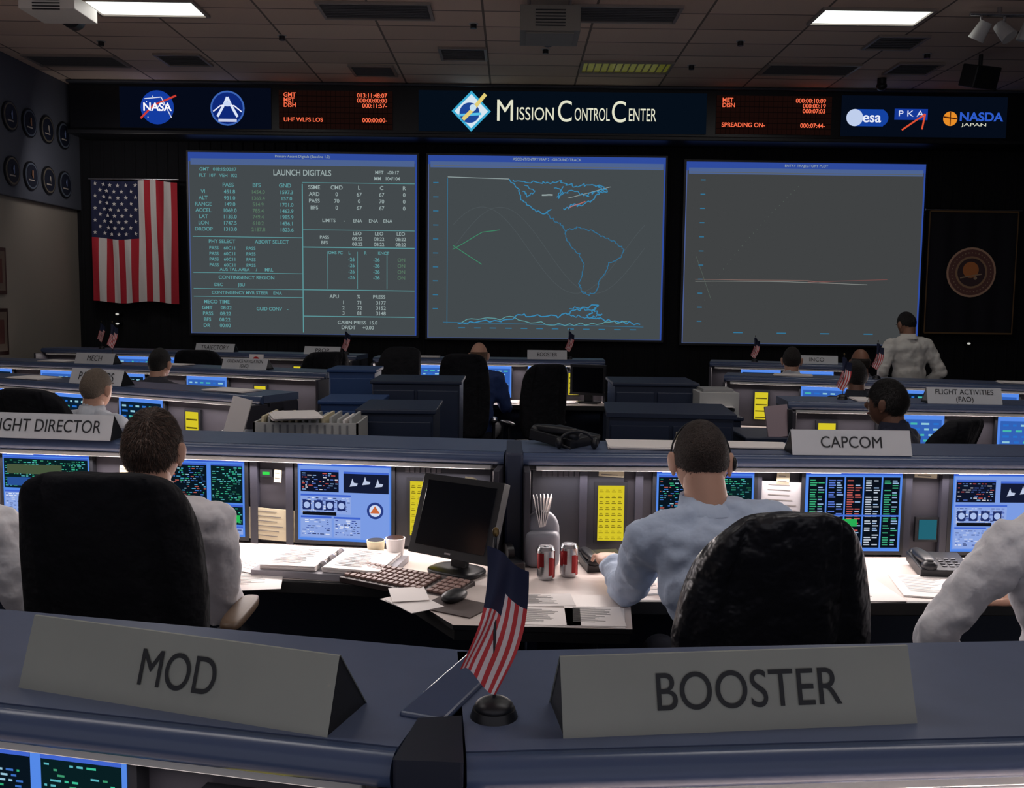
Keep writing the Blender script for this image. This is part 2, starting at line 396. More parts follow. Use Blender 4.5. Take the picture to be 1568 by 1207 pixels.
b.quad(U(660),V(256),U(1005),V(255),-.008,E(96,100,98))
b.build('image',r)
r,b,W,H=scr(2.14,5.12,1.24,3.50,'ENTRY TRAJECTORY PLOT',bg=E(64,66,67))
U=lambda px:-W/2+(px-1042)/358*W
V=lambda py:H/2-(py-250)/270*H
GD2=E(86,98,90)
for k in range(26):
    t=k/25; b.disc(U(1075+135*t),V(455-170*t**.8),.005,.005,-.007,GD2,6)
wob([(1060,424),(1230,424),(1280,428)],.3,5,.007,E(130,104,98)); wob([(1060,427),(1200,426),(1320,429)],.4,5,.006,E(140,144,140)); wob([(1230,426),(1350,421)],.3,4,.007,E(120,76,74))
for k in range(11): b.quad(U(1064),V(276+k*21),U(1071),V(277.4+k*21),-.007,CY2)
for k in range(5): b.quad(U(1120+k*66),V(504),U(1134+k*66),V(502.5),-.007,CY2)
wob([(1060,390),(1085,455)],.4,5,.005,GD2)
b.quad(U(1048),V(266),U(1395),V(265),-.008,E(90,94,92))
b.build('image',r)

# ---------------------------------------------------------------- wall flag (hung vertically)
def foldy(x,z): return .03*math.sin(x*14+1.2*math.sin(z*2.2))+.012*math.sin(x*31+z*3)
RED=M('flag_red',rgb(196,40,56),.8); WH=M('flag_white',rgb(232,226,222),.8); BL=M('flag_blue',rgb(30,36,74),.8)
r=root('wall_flag',(-4.72,12.33,2.42)); b=MB(); FW,FH=1.06,1.5
nc=13*5; nr=40
for i in range(nc):
    for j in range(nr):
        x0=-FW/2+FW*i/nc;x1=x0+FW/nc;z1=FH/2-FH*j/nr;z0=z1-FH/nr
        st=int(i/5); can=(st<7 and j<nr*.47)
        mt=BL if can else (RED if st%2==0 else WH)
        b.add([(x,foldy(x,z)-.0,z+.015*math.sin(x*9)) for x,z in((x0,z0),(x1,z0),(x1,z1),(x0,z1))],[(0,1,2,3)],mt,smooth=True)
for c in range(9):
    for q in range(6 if c%2==0 else 5):
        x=-FW/2+.045+q*.098+(0 if c%2==0 else .049); z=FH/2-.05-c*.075
        yy=foldy(x,z)-.008; z+=.015*math.sin(x*9); pts=[]
        for k in range(10):
            R=.028 if k%2==0 else .012; a=math.pi/2+k*math.pi/5; pts.append((x+R*math.cos(a),yy,z+R*math.sin(a)))
        b.add(pts,[list(range(10))],WH)
b.build('cloth',r)
b=MB(); b.rod((-.56,0,.77),(.56,0,.77),.012,METAL); b.rod((-.5,0,.77),(-.5,.15,.77),.008,METAL); b.rod((.5,0,.77),(.5,.15,.77),.008,METAL); b.build('pole',r)
# banner with seal
r=root('seal_banner',(5.72,12.36,2.15)); b=MB(); cl=M('banner_cloth',rgb(24,22,32),.9)
for i in range(40):
    x0=-.56+1.12*i/40;x1=x0+.028
    f=lambda x:.012*math.sin(x*22)
    b.add([(x0,f(x0),-.75),(x1,f(x1),-.75),(x1,f(x1),.78),(x0,f(x0),.78)],[(0,1,2,3)],cl,smooth=True)
yy=-.02
b.disc(0,.02,.31,.31,yy,M('seal_rim',rgb(225,180,150),.7)); b.disc(0,.02,.285,.285,yy-.002,M('seal_ring',rgb(130,86,80),.8)); b.disc(0,.02,.2,.2,yy-.004,M('seal_mid',rgb(190,150,116),.8)); b.disc(0,.02,.175,.175,yy-.006,M('seal_in',rgb(84,62,66),.8))
b.disc(-.01,.05,.1,.1,yy-.008,M('seal_planet',rgb(230,140,80),.7)); b.line([(-.14,-.05),(.13,.0)],.014,yy-.01,M('seal_orbit',rgb(200,170,140),.7)); b.disc(.05,-.05,.022,.022,yy-.011,M('seal_orbit',(0,0,0)))
for k in range(36):
    a=k*math.pi/18; b.disc(.243*math.cos(a),.02+.243*math.sin(a),.008,.008,yy-.004,M('seal_orbit',(0,0,0)),6)
TR=M('banner_trim',rgb(120,90,56),.7)
b.line([(-.55,-.74),(.55,-.74)],.02,yy,TR);b.line([(-.55,.77),(.55,.77)],.02,yy,TR);b.line([(-.55,-.74),(-.55,.77)],.015,yy,TR);b.line([(.55,-.74),(.55,.77)],.015,yy,TR)
b.rod((-.6,0,.79),(.6,0,.79),.012,METAL); b.build('cloth',r)
# left wall plaques & frames
for row,z in((0,3.66),(1,3.08)):
    for k in range(5):
        yv=10.35+k*.42
        r=root('mission_plaque',(-5.44,yv,z)); b=MB()
        b.cyl((0,0,0),.16,.025,DARK,28,rot=(0,math.pi/2,0)); b.cyl((.012,0,0),.145,.008,M('plaque_rim%d'%(k%2),rgb(*((100,94,84) if k%2 else (90,100,116))),.6),28,rot=(0,math.pi/2,0))
        b.cyl((.016,0,0),.125,.006,M('plaque_field',rgb(22,28,46),.6),28,rot=(0,math.pi/2,0)); b.cyl((.02,.02,.02),.05,.006,M('plaque_motif%d'%(k%3),rgb(*[(180,170,160),(120,140,190),(180,130,100)][k%3]),.6),3+k%3,rot=(0,math.pi/2,.3)); b.box((.02,-.02,-.05),(.004,.12,.014),M('plaque_motif0',(0,0,0)))
        b.build('disc',r)
for z in(1.35,2.0):
    r=root('picture_frame',(-5.495,10.45,z)); b=MB(); b.box((0,0,0),(.03,.42,.5),M('frame_brown',rgb(50,24,20),.4)); b.box((.018,0,0),(.005,.34,.42),M('frame_mat',rgb(110,96,84),.7)); b.box((.0215,0,.0),(.003,.22,.26),M('picture_art',rgb(90,50,44),.6)); b.build('panel',r,bevel=.003)
for x,z in((-4.98,1.52),(-4.98,1.40),(5.75,1.28)):
    r=root('wall_spotlight',(x,12.42,z)); b=MB(); b.cyl((0,0,0),.026,.12,DARK,16,rot=(math.pi/2,0,0)); b.sq((0,-.06,0),(.022,.015,.012),E(190,188,180,1)); b.build('lamp',r)
arealight('flag_lamp',(-4.7,11.0,3.3),(rad(68),0,0),.6,.2,4,(1,.93,.9))

# ---------------------------------------------------------------- console screens
def win(b,x0,z0,x1,z1,y,kind):
    if kind=='g': bg,cs=E(8,20,30),[E(50,170,120),E(76,160,200),E(150,195,215),E(60,110,190),E(180,90,80)]
    elif kind=='k': bg,cs=E(8,30,34),[E(60,190,150),E(90,180,190),E(60,150,110)]
    elif kind=='w': bg,cs=E(140,165,225),[E(30,40,90),E(60,80,160),E(225,230,245)]
    elif kind=='d': bg,cs=E(14,20,40),[E(140,178,225),E(84,112,190),E(200,84,76),E(215,215,225)]
    b.quad(x0,z0,x1,z1,y,bg); b.quad(x0,z1-.008,x1,z1,y-.0008,E(64,100,205))
    z=z1-.014
    while z>z0+.008:
        x=x0+.006
        while x<x1-.012:
            l=random.uniform(.004,.018)
            if random.random()<.6: b.quad(x,z-.0033,min(x+l,x1-.004),z,y-.0008,random.choice(cs))
            x+=l+.006
        z-=.0082
def monitor(b,cx,cz,kind,w=.385,h=.32,lod=0):
    b.box((cx,-.008,cz),(w+.03,.03,h+.03),DARK)
    x0,x1,z0,z1=cx-w/2,cx+w/2,cz-h/2,cz+h/2; y=-.0245
    b.quad(x0,z0,x1,z1,y,E(84,136,230))
    if lod:
        b.quad(x0+.015,z0+.02,x1-.015,z1-.03,y-.001,E(10,30,50) if kind=='g' else E(50,96,180)); 
        for k in range(7):
            zz=z1-.05-k*.034
            xx=x0+.03
            while xx<x1-.05:
                l=random.uniform(.02,.05); b.quad(xx,zz-.012,xx+l,zz,y-.003,random.choice([E(70,180,170),E(140,195,215),E(40,110,200)])); xx+=l+.025
        return
    b.quad(x0,z1-.014,x1,z1,y-.0005,E(54,90,200))
    b.quad(x0+.02,z1-.01,x0+.14,z1-.005,y-.001,E(210,220,240))
    if kind=='g':
        win(b,x0+.008,z0+.15,x1-.16,z1-.02,y-.001,'g'); win(b,x0+.008,z0+.012,x1-.24,z0+.142,y-.001,'w'); win(b,x1-.232,z0+.012,x1-.15,z0+.142,y-.001,'g')
        win(b,x1-.142,z0+.14,x1-.008,z1-.02,y-.001,'k'); win(b,x1-.142,z0+.05,x1-.008,z0+.132,y-.001,'k'); b.quad(x1-.07,z0+.06,x1-.02,z0+.09,y-.002,E(40,180,86)); b.quad(x1-.13,z0+.105,x1-.09,z0+.12,y-.002,E(40,180,150)); win(b,x1-.142,z0+.01,x1-.008,z0+.044,y-.001,'w')
    elif kind=='k':
        for c in range(5):
            cc=[E(60,170,120),E(90,120,210),E(190,90,84),E(190,200,215),E(60,160,120)][c]
            X=x0+.012+c*.074; b.quad(X,z0+.014,X+.068,z1-.022,y-.001,E(10,16,26))
            zz=z1-.034
            while zz>z0+.024:
                if random.random()<.85: b.quad(X+.006,zz-.0045,X+.006+random.uniform(.02,.028),zz,y-.002,cc)
                if random.random()<.7: b.quad(X+.038,zz-.0045,X+.04+random.uniform(.012,.024),zz,y-.002,random.choice([cc,E(150,180,220)]))
                zz-=.0095
        b.quad(x0+.15,z0+.1,x0+.21,z0+.13,y-.003,E(40,170,84)); b.quad(x0+.15,z0+.03,x0+.21,z0+.07,y-.003,E(36,150,80)); b.quad(x0+.01,z0+.14,x1-.01,z0+.147,y-.003,E(70,110,210))
    elif kind=='h':
        win(b,x0+.006,z0+.17,x1-.006,z1-.018,y-.001,'k'); win(b,x0+.006,z0+.012,x0+.12,z0+.16,y-.001,'w'); win(b,x0+.126,z0+.012,x1-.006,z0+.16,y-.001,'g'); b.quad(x1-.11,z0+.05,x1-.05,z0+.08,y-.0022,E(40,180,100))
        b.quad(x0+.02,z1-.09,x1-.12,z1-.05,y-.0024,E(70,84,60)); b.quad(x0+.02,z1-.14,x1-.2,z1-.105,y-.0024,E(40,80,150))
    else:
        b.quad(x0+.006,z0+.01,x1-.006,z1-.016,y-.0006,E(122,154,226))
        win(b,x0+.012,z0+.2,x0+.17,z1-.03,y-.0012,'d'); win(b,x0+.19,z0+.2,x1-.01,z1-.035,y-.0012,'d'); win(b,x0+.012,z0+.11,x0+.22,z0+.19,y-.0012,'w'); win(b,x0+.012,z0+.015,x0+.14,z0+.1,y-.0012,'w'); win(b,x0+.15,z0+.015,x0+.26,z0+.1,y-.0012,'w')
        for k in range(4):
            b.quad(x0+.02+k*.048,z0+.125,x0+.055+k*.048,z0+.165,y-.0028,E(30,44,100)); b.disc(x0+.0375+k*.048,z0+.145,.013,.013,y-.0034,E(170,190,235),14)
        b.quad(x0+.02,z0+.104,x0+.16,z0+.118,y-.0028,E(16,18,26))
        b.disc(x1-.065,z0+.13,.034,.034,y-.002,E(40,60,130)); b.disc(x1-.065,z0+.13,.024,.024,y-.003,E(210,222,245)); b.add([(x1-.085,y-.004,z0+.12),(x1-.045,y-.004,z0+.12),(x1-.065,y-.004,z0+.15)],[(0,1,2)],E(200,104,60))
        b.quad(x0+.19,z0+.2,x1-.01,z1-.045,y-.0026,E(20,26,50))
        for k in range(3):
            X=x0+.215+k*.052; zz=z1-.095+.008*(k%2); b.add([(X,y-.003,zz),(X+.03,y-.003,zz+.004),(X+.034,y-.003,zz+.014),(X+.018,y-.003,zz+.016),(X+.012,y-.003,zz+.034),(X+.006,y-.003,zz+.014)],[(0,1,2,3,4,5)],E(190,200,225))
def pad(b,cx,cz,lod=0):
    b.box((cx,-.006,cz),(.13,.02,.25),DARK); b.quad(cx-.052,cz-.11,cx+.052,cz+.11,-.018,E(222,204,44,.9))
    if lod:
        for r_ in range(4): b.quad(cx-.045,cz-.1+r_*.052,cx+.045,cz-.09+r_*.052,-.0195,E(90,80,20))
        return
    for r_ in range(9):
        for c in range(4):
            b.quad(cx-.047+c*.0245,cz-.104+r_*.0235,cx-.047+c*.0245+.017,cz-.104+r_*.0235+.003,-.0185,E(110,98,24)); b.quad(cx-.045+c*.0245,cz-.097+r_*.0235,cx-.045+c*.0245+.011,cz-.095+r_*.0235+.001,-.0185,E(130,116,28))
def console(p0,p1,items,lod=0,desk=.5,power=7,lipf=-.08,back=.28,name='control_console',zl=1.165,deskmat=None):
    p0=Vector((*p0,0));p1=Vector((*p1,0)); d=p1-p0; L=d.length; ang=math.atan2(d.y,d.x)
    r=root(name,p0,ang)
    b=MB()
    b.prism([(back,zl-.045),(lipf+.035,zl-.045),(lipf+.035,zl),(back,zl)],0,L,LEDGE)
    n=8; cy=lipf+.03;cz=zl-.026;R=.026
    arc=[(cy-R*math.sin(a)*1.15,cz+R*math.cos(a)) for a in [math.pi*k/n for k in range(n+1)]]
    b.prism(arc,0,L,LIP,smooth=True)
    b.build('ledge',r)
    b=MB()
    b.box((L/2,.14,.92),(L,.26,.40),PANEL)             # monitor bank
    b.box((L/2,.15,.37),(L-.02,.24,.70),BODY)          # pedestal
    b.box((L/2,back-.01,.56),(L-.004,.02,1.1),BODY)
    b.box((L/2,-.005,1.105),(L,.03,.03),DARK)
    for s_ in (0.012,L-.012): b.box((s_,-.03,.6),(.024,.34,1.03),PANEL)
    b.build('cabinet',r,bevel=.004)
    b=MB()
    DM=deskmat or DESK
    b.box((L/2,-desk/2,.738),(L,desk,.024),DM); b.box((L/2,-desk-.012,.73),(L,.024,.045),EDGE)
    for s_ in (.02,L-.02): b.box((s_,-desk/2+.02,.36),(.035,desk-.05,.72),BODY)
    b.build('desk',r,bevel=.003)
    b=MB()
    for it in items:
        k=it[0];s_=it[1]
        if k in 'ghbk': monitor(b,s_,it[2] if len(it)>2 else .935,k,lod=lod)
        elif k=='pad': pad(b,s_,.92,lod)
        elif k=='cy': b.box((s_,-.004,it[2]),(.1,.012,.1),DARK); b.quad(s_-.036,it[2]-.04,s_+.036,it[2]+.04,-.0115,E(34,96,112))
        elif k=='note':
            b.box((s_,-.014,it[2]),(it[3],.004,it[4]),M('note_cream',rgb(186,176,150),.8) if len(it)>5 else M('note_grey',rgb(150,148,152),.8),rot=(0,.05,0))
            for q in range(int(it[4]/.02)): b.box((s_-it[3]*.08,-.0168,it[2]+it[4]/2-.012-q*.02),(it[3]*random.uniform(.4,.75),.001,.003),M('note_print',rgb(110,106,104),.8),rot=(0,.05,0))
        elif k=='keys':
            b.box((s_,-.004,it[2]),(.16,.012,.05),M('key_strip',rgb(40,40,48),.4))
            for q in range(7): b.box((s_-.065+q*.0215,-.012,it[2]),(.016,.008,.03),M('key_cap',rgb(70,68,74),.4))
        elif k=='div': b.box((s_,-.006,.93),(.03,.03,.36),M('divider',rgb(46,46,56),.4))
        elif k=='led': b.box((s_,-.006,it[2]),(.05,.014,.03),DARK); b.quad(s_-.015,it[2]-.006,s_+.015,it[2]+.006,-.014,E(60,220,84))
        elif k=='dk': b.box((s_,-.006,.93),(it[2],.012,.33),M('dark_bay',rgb(34,35,42),.4))
    if b.v: b.build('instruments',r,bevel=0)
    b=MB(); b.box((L/2,-.045,1.104),(L-.1,.045,.018),WHITEP); b.build('lamp_housing',r,bevel=.003)
    if power: arealight('task_lamp',(L/2,-.055,1.09),(rad(-30),0,0),L-.15,.03,power*L,(1,.89,.85),r)
    return r
def seg(piv,ang,L,side):
    a=rad(ang); d=(math.cos(a),math.sin(a))
    if side<0: return (piv[0]-L*d[0],piv[1]-L*d[1]),piv
    return piv,(piv[0]+L*d[0],piv[1]+L*d[1])

# row 1 (nearest)
a_,c_=seg((-.13,1.30),-12,1.9,-1); console(a_,c_,[('g',1.9-.62,.935),('pad',1.9-.25),('b',.75,.935)],power=1.5,back=.3,desk=.45,lipf=-.1)
a_,c_=seg((-.06,1.29),5,1.9,1); console(a_,c_,[('dk',.2,.3),('note',.78,1.03,.5,.12),('b',1.35,.93)],power=11,back=.3,desk=.45,lipf=-.1)  # wide note is a sheet added to catch lamp light as a bright strip
r=root('console_corner_joint',(-.1,1.2,0)); b=MB()
b.poly([(-.045,-.015),(.045,-.02),(.035,.12),(-.025,.11)],.0,1.172,M('joint_dark_navy',rgb(20,26,44),.35)); b.box((0.03,.26,1.167),(.07,.3,.01),M('clear_strip',rgb(70,82,110),.2),rot=(0,0,-.35)); b.build('post',r,bevel=.004)
# row 2
PV=(-.02,3.82)
a_,c_=seg(PV,-7,2.9,-1); L=2.9
console(a_,c_,[('b',L-.65),('g',L-1.26),('h',L-1.93),('dk',L-.25,.38),('pad',L-.33),('led',L-.98,1.04),('keys',L-.33,1.08),('div',L-.47),('div',L-.88),('div',L-1.03),('note',L-.96,.83,.2,.13,1),('note',L-1.58,1.0,.06,.1,1),('note',L-.93,1.03,.03,.05,1),('g',.3)],power=8.6)
a_,c_=seg((.045,3.81),1.5,2.9,1)
console(a_,c_,[('dk',.22,.36),('cy',.15,1.0),('keys',.15,1.08),('pad',.35),('note',.35,1.085,.1,.04,1),('g',.72),('note',1.03,.99,.19,.12),('note',1.03,1.06,.05,.05,1),('k',1.31),('cy',1.62,.86),('note',1.6,1.09,.09,.04,1),('b',1.9),('g',2.5),('div',.24),('div',.46),('div',.93),('div',1.53),('div',1.68)],power=7.4,desk=.6)
r=root('console_corner_joint',(.012,3.8,0)); b=MB(); b.box((0,.1,.58),(.07,.36,1.175),M('joint_grey',rgb(50,56,76),.4)); b.build('post',r,bevel=.01)
# centre wedge desk
r=root('corner_desk',(0,0,0)); b=MB()
pts=[(-.46,3.36),(-.17,2.88),(.37,2.86),(.40,3.18),(.30,3.2),(.0,3.2),(-.2,3.34)]
b.poly(pts,.757,.772,DESK,EDGE); b.poly([(x*.98,y+.01) for x,y in pts],.722,.757,EDGE); b.rod((-.05,3.02,0),(-.05,3.02,.72),.03,DARK,16); b.rod((.25,3.0,0),(.25,3.0,.72),.03,DARK,16)
b.build('top',r)
r=root('drawer_pedestal',(-.09,2.35,0)); b=MB(); b.box((0,0,.335),(.44,.4,.67),CAB); 
for k in range(3): b.box((0,-.205,.12+k*.21),(.42,.016,.19),CAB); b.rod((-.06,-.225,.16+k*.21),(.06,-.225,.16+k*.21),.006,METAL,8)
b.build('drawers',r,bevel=.005)
# row 3
console((-4.5,7.34),(-1.46,5.86),[('g',.5),('b',1.15),('g',1.75),('g',2.35),('pad',2.78),('pad',1.45)],lod=1,power=6)
console((1.67,5.95),(4.2,5.8),[('pad',.25),('b',.75),('b',1.45),('g',2.1)],lod=1,power=4)
# row 4
console((-5.2,8.95),(-1.45,7.78),[('g',.6),('b',1.3),('g',2.0),('b',2.8),('pad',3.3)],lod=1,power=4)
console((1.75,8.05),(4.9,7.1),[('pad',.3),('b',.8),('g',1.4),('b',2.0),('g',2.6)],lod=1,power=3.5)
# row 5
console((-5.2,10.9),(-1.6,10.2),[('b',1.1),('b',1.7),('g',2.4),('pad',3.0)],lod=1,power=1.6)
console((-1.4,9.9),(.93,9.85),[('pad',.3),('b',.6),('b',1.2),('b',1.75),('pad',2.02)],lod=1,power=6)
console((2.0,9.9),(3.4,9.55),[('g',.5),('b',1.0)],lod=1,power=1.6)

# ---------------------------------------------------------------- name plates
def plate(txt,x,y,rz,w=.51,h=.11,z=1.165,white=False,tw=None,ts=.09,d=.12,tm=None,tx=0):
    r=root('name_plate',(x,y,z),rz)
    m=PLATEW if white else PLATE
    b=MB(); ap=d*.3; t=.004
    b.add([(-w/2,0,0),(w/2,0,0),(w/2,ap,h),(-w/2,ap,h)],[(0,1,2,3)],m)
    b.add([(-w/2,d,0),(w/2,d,0),(w/2,ap+t,h),(-w/2,ap+t,h)],[(1,0,3,2)],m)
    b.add([(-w/2,ap,h),(w/2,ap,h),(w/2,ap+t,h),(-w/2,ap+t,h)],[(0,1,2,3)],m)
    for s_ in(-1,1): b.add([(s_*(w/2-.002),.0,0),(s_*(w/2-.002),d,0),(s_*(w/2-.002),ap+t,h),(s_*(w/2-.002),ap,h)],[(0,1,2,3)],EDGE)
    b.build('tent_card',r)
    tilt=math.atan2(ap,h)
    text(txt,ts,(tx,ap/2-.002,h/2),tm or INK,r,rot=(math.pi/2-tilt,0,0),width=tw,ext=.0003)
plate('MOD',-.487,1.338,rad(-17.5),w=.515,h=.1,tw=.126,ts=.074,tx=.01)
plate('BOOSTER',.325,1.297,rad(7),w=.505,h=.1,tw=.265,ts=.072,tx=.01)
plate('FLIGHT DIRECTOR',-1.92,3.96,rad(-7),w=.6,h=.1,white=True,tw=.5,ts=.075)
plate('CAPCOM',1.33,3.78,rad(1),w=.47,h=.095,white=True,tw=.24,ts=.065)
plate('PAYLOADS',-2.75,6.42,rad(-26),w=.48,h=.1,white=True,tw=.32,ts=.08)
plate('FLIGHT ACTIVITIES\n(FAO)',2.72,5.85,rad(-3),w=.44,h=.095,white=True,tw=.34,ts=.045)
plate('MECH',-3.6,8.4,rad(-17),w=.4,h=.09,white=True,tw=.15,ts=.07)
plate('GUIDANCE NAVIGATION\n(GNC)',-2.2,8.0,rad(-17),w=.42,h=.085,white=True,tw=.33,ts=.04)
plate('TRAJECTORY',-3.2,10.5,rad(-11),w=.45,h=.085,white=True,tw=.32,ts=.07)
plate('PROP',-2.0,10.25,rad(-11),w=.4,h=.08,white=True,tw=.15,ts=.06)
plate('BOOSTER',.35,9.87,0,w=.4,h=.09,white=True,tw=.2,ts=.06)
plate('INCO',3.0,9.65,rad(-14),w=.4,h=.08,white=True,tw=.14,ts=.06)

# ---------------------------------------------------------------- small table flags
def table_flag(x,y,z,h=.265,s=1.0,lean=0,big=True,rz=0):
    r=root('table_flag',(x,y,z),rz,s)
    b=MB(); b.cyl((0,0,.006),.034,.012,DARK,28,r2=.03); b.sq((0,0,.014),(.028,.028,.014),DARK); b.rod((0,0,.01),(lean,0,h),.0022,DARK)
    b.sq((lean,0,h),(.005,.005,.007),M('brass',rgb(110,92,60),.4,1)); b.build('stand',r)
    b=MB(); nu,nv=40,39
    FR=M('tf_red',rgb(200,60,64),.75);FWm=M('tf_white',rgb(230,218,218),.75);FB=M('tf_blue',rgb(24,32,62),.75)
    def pt(u,v):
        fold=math.sin(v*6.5+u*2.2)
        x=-.012+.058*v*(1-.12*u)-.034*u+.003*fold+ .010*math.sin(u*3.6)
        zz=h-.018-.176*u-.034*v+.005*math.sin(v*6)
        return (x,-.011*fold-.006+.005*math.sin(u*8),zz)
    for i in range(nu):
        for j in range(nv):
            st=j//3; can=(i<nu*.46 and st<7) or (i<nu*.28)
            b.add([pt(i/nu,j/nv),pt(i/nu,(j+1)/nv),pt((i+1)/nu,(j+1)/nv),pt((i+1)/nu,j/nv)],[(0,1,2,3)],FB if can else (FR if st%2==0 else FWm),smooth=True)
    b.build('cloth',r)
table_flag(-.02,1.335,1.165,h=.265)
table_flag(-3.45,8.45,1.165,h=.36,rz=.3); table_flag(-4.55,10.85,1.165,h=.3); table_flag(.58,9.98,1.165,h=.3); table_flag(2.9,7.9-.12,1.165,h=.3)
table_flag(2.45,9.9,1.165,h=.26); table_flag(-1.75,10.3,1.165,h=.26); table_flag(2.05,6.05,1.165,h=.28)

# ---------------------------------------------------------------- chairs
def chair(x,y,rz,mat=None,w=.5,top=1.25,name='office_chair',taper=.12,arm=DARK,back_y=-.27,e1=.38,armz=.675):
    mat=mat or BLACK
    r=root(name,(x,y,0),rz)
    bh=(top-.55)/2
    b=MB()
    def f(p):
        t=p.z/bh; k=1-taper*max(0,t)**1.5-.05*max(0,-t)
        q=p.x/(w/2)
        seam=.014*math.exp(-((abs(q)-.62)/.05)**2) if p.y<0 else 0
        return (p.x*k,p.y-.05*t*t+.03-.05*t+.04*q**2+seam+.005*math.sin(q*13+t*3)+.004*math.sin(t*9+q*4),p.z)
    b.sq((0,back_y,.55+bh),(w/2,.055,bh),mat,e1,.5,n=96,m=36,fn=f)
    b.sq((0,0,.455),(w/2,.25,.05),mat,.4,.5,n=40,m=14)
    b.build('cushions',r)
    b=MB(); 
    b.rod((0,-.03,.09),(0,-.03,.41),.028,DARK,16)
    b.box((0,-.02,.395),(.2,.24,.03),DARK); b.rod((0,-.12,.4),(0,back_y-.01,.62),.022,DARK,10)
    for k in range(5):
        a=k*2*math.pi/5+.3; e=(.28*math.cos(a),-.03+.28*math.sin(a),.07)
        b.rod((0,-.03,.1),e,.022,DARK,8,.016); b.sq((e[0],e[1],.03),(.018,.03,.03),DARK,n=12,m=8)
    for s_ in(-1,1):
        b.rod((s_*.2,-.0,.43),(s_*(w/2+.03),-.02,.45),.014,DARK,8); b.rod((s_*(w/2+.03),-.02,.45),(s_*(w/2+.03),.0,armz-.015),.014,DARK,8)
        b.sq((s_*(w/2+.03),.03,armz),(.032,.15,.018),arm,.5,.6,n=24,m=10)
    b.build('frame',r)
    return r
chair(-1.10,2.86,rad(0),top=1.285,w=.51,arm=BEIGE,back_y=-.25,armz=.80)
chair(.655,2.66,rad(6),mat=LEATHER,top=1.25,w=.52,taper=.30,e1=.55)
chair(1.56,2.5,0,top=1.0)
chair(-1.72,2.8,0,top=1.0)
chair(-2.5,5.52,rad(-20),top=1.25)
chair(-2.78,7.4,rad(-15),top=1.15)
chair(-.42,8.75,0,top=1.29,w=.46)
chair(.2,8.6,rad(20),top=1.22,w=.42)
chair(2.02,5.02,rad(40),top=1.2,w=.42)
chair(2.5,6.9,0,top=1.05); chair(3.1,8.5,0,top=1.05); chair(2.5,8.65,0,top=1.0)
chair(-1.15,9.0,rad(160),top=1.3,w=.46); chair(-3.0,9.6,0,top=1.25)
chair(-1.9,9.5,rad(30),top=1.25)

# ---------------------------------------------------------------- people
cl=bpy.data.textures.new('cloth_folds','CLOUDS'); cl.noise_scale=.07; cl.noise_depth=2
def remesh(o,vox,disp=0):
    m=o.modifiers.new('union','REMESH'); m.mode='VOXEL'; m.voxel_size=vox; m.use_smooth_shade=True
    s_=o.modifiers.new('smooth','SMOOTH'); s_.factor=.5; s_.iterations=6
    if disp:
        d=o.modifiers.new('folds','DISPLACE'); d.texture=cl; d.strength=disp; d.mid_level=.5; d.texture_coords='GLOBAL'
def headshape(d):
    x,y,z=d; X=.077*x;Y=.098*y;Z=.117*z
    if z<0:
        X*=1-.26*(-z)**1.6
        if y<0: Y*=1-.36*(-z)
    if y>0:
        X*=1-.1*y; Y*=.96
        if z<-.45: Y+=.014*min(1,(-z-.45)/.3)*y*(1 if z>-.95 else .5)
        Y+=.024*math.exp(-((x/.14)**2+((z+.14)/.17)**2)); Y-=.007*math.exp(-(((abs(x)-.36)/.17)**2+((z-.06)/.12)**2))
        Y+=.004*math.exp(-((z-.25)/.09)**2)*y; Y+=.005*math.exp(-((x/.28)**2+((z+.47)/.08)**2))
    else: 
        Y*=1+.05*math.exp(-((z-.15)/.4)**2)
    return Vector((X,Y,Z))
def hand(parent,W,f,up,side,skin,vox=.004,curl=.35,k=1):
    W=Vector(W);f=Vector(f).normalized();up=Vector(up); up=(up-f*up.dot(f)).normalized(); r_=f.cross(up)
    b=MB(); R=Matrix((r_,f,up)).transposed()
    b.sq(W+f*.045*k,(.041*k,.052*k,.016*k),skin,.7,.8,n=20,m=12,rot=R)
    b.cap(W-f*.03,W+f*.02,.026*k,.024*k,skin)
    for i,(o,l) in enumerate(((-.031,.062),(-.0105,.076),(.0105,.08),(.031,.07))):
        # little finger first: opposite side from the thumb
        oo=o*side; p=W+f*(.085 if i!=0 else .078)*k+r_*oo*k; dirv=(f+r_*oo*2.5).normalized(); ang=curl*.6
        for s_,q in enumerate((.42,.32,.26)):
            d=dirv*math.cos(ang)-up*math.sin(ang); p2=p+d*l*q*k*1.05
            b.cap(p,p2,(.0092-.0008*s_)*k,(.0088-.0009*s_)*k,skin); p=p2; ang+=curl
    p=W+f*.03*k+r_*side*.032*k; d=(f*.7+r_*side*.7-up*.15).normalized()
    for l,ra in((.035,.0115),(.03,.010),(.024,.009)):
        p2=p+d*l*k; b.cap(p,p2,ra*k,ra*.92*k,skin); p=p2; d=(d+f*.3-up*.12).normalized()
    o=b.build('hand',parent); remesh(o,vox)
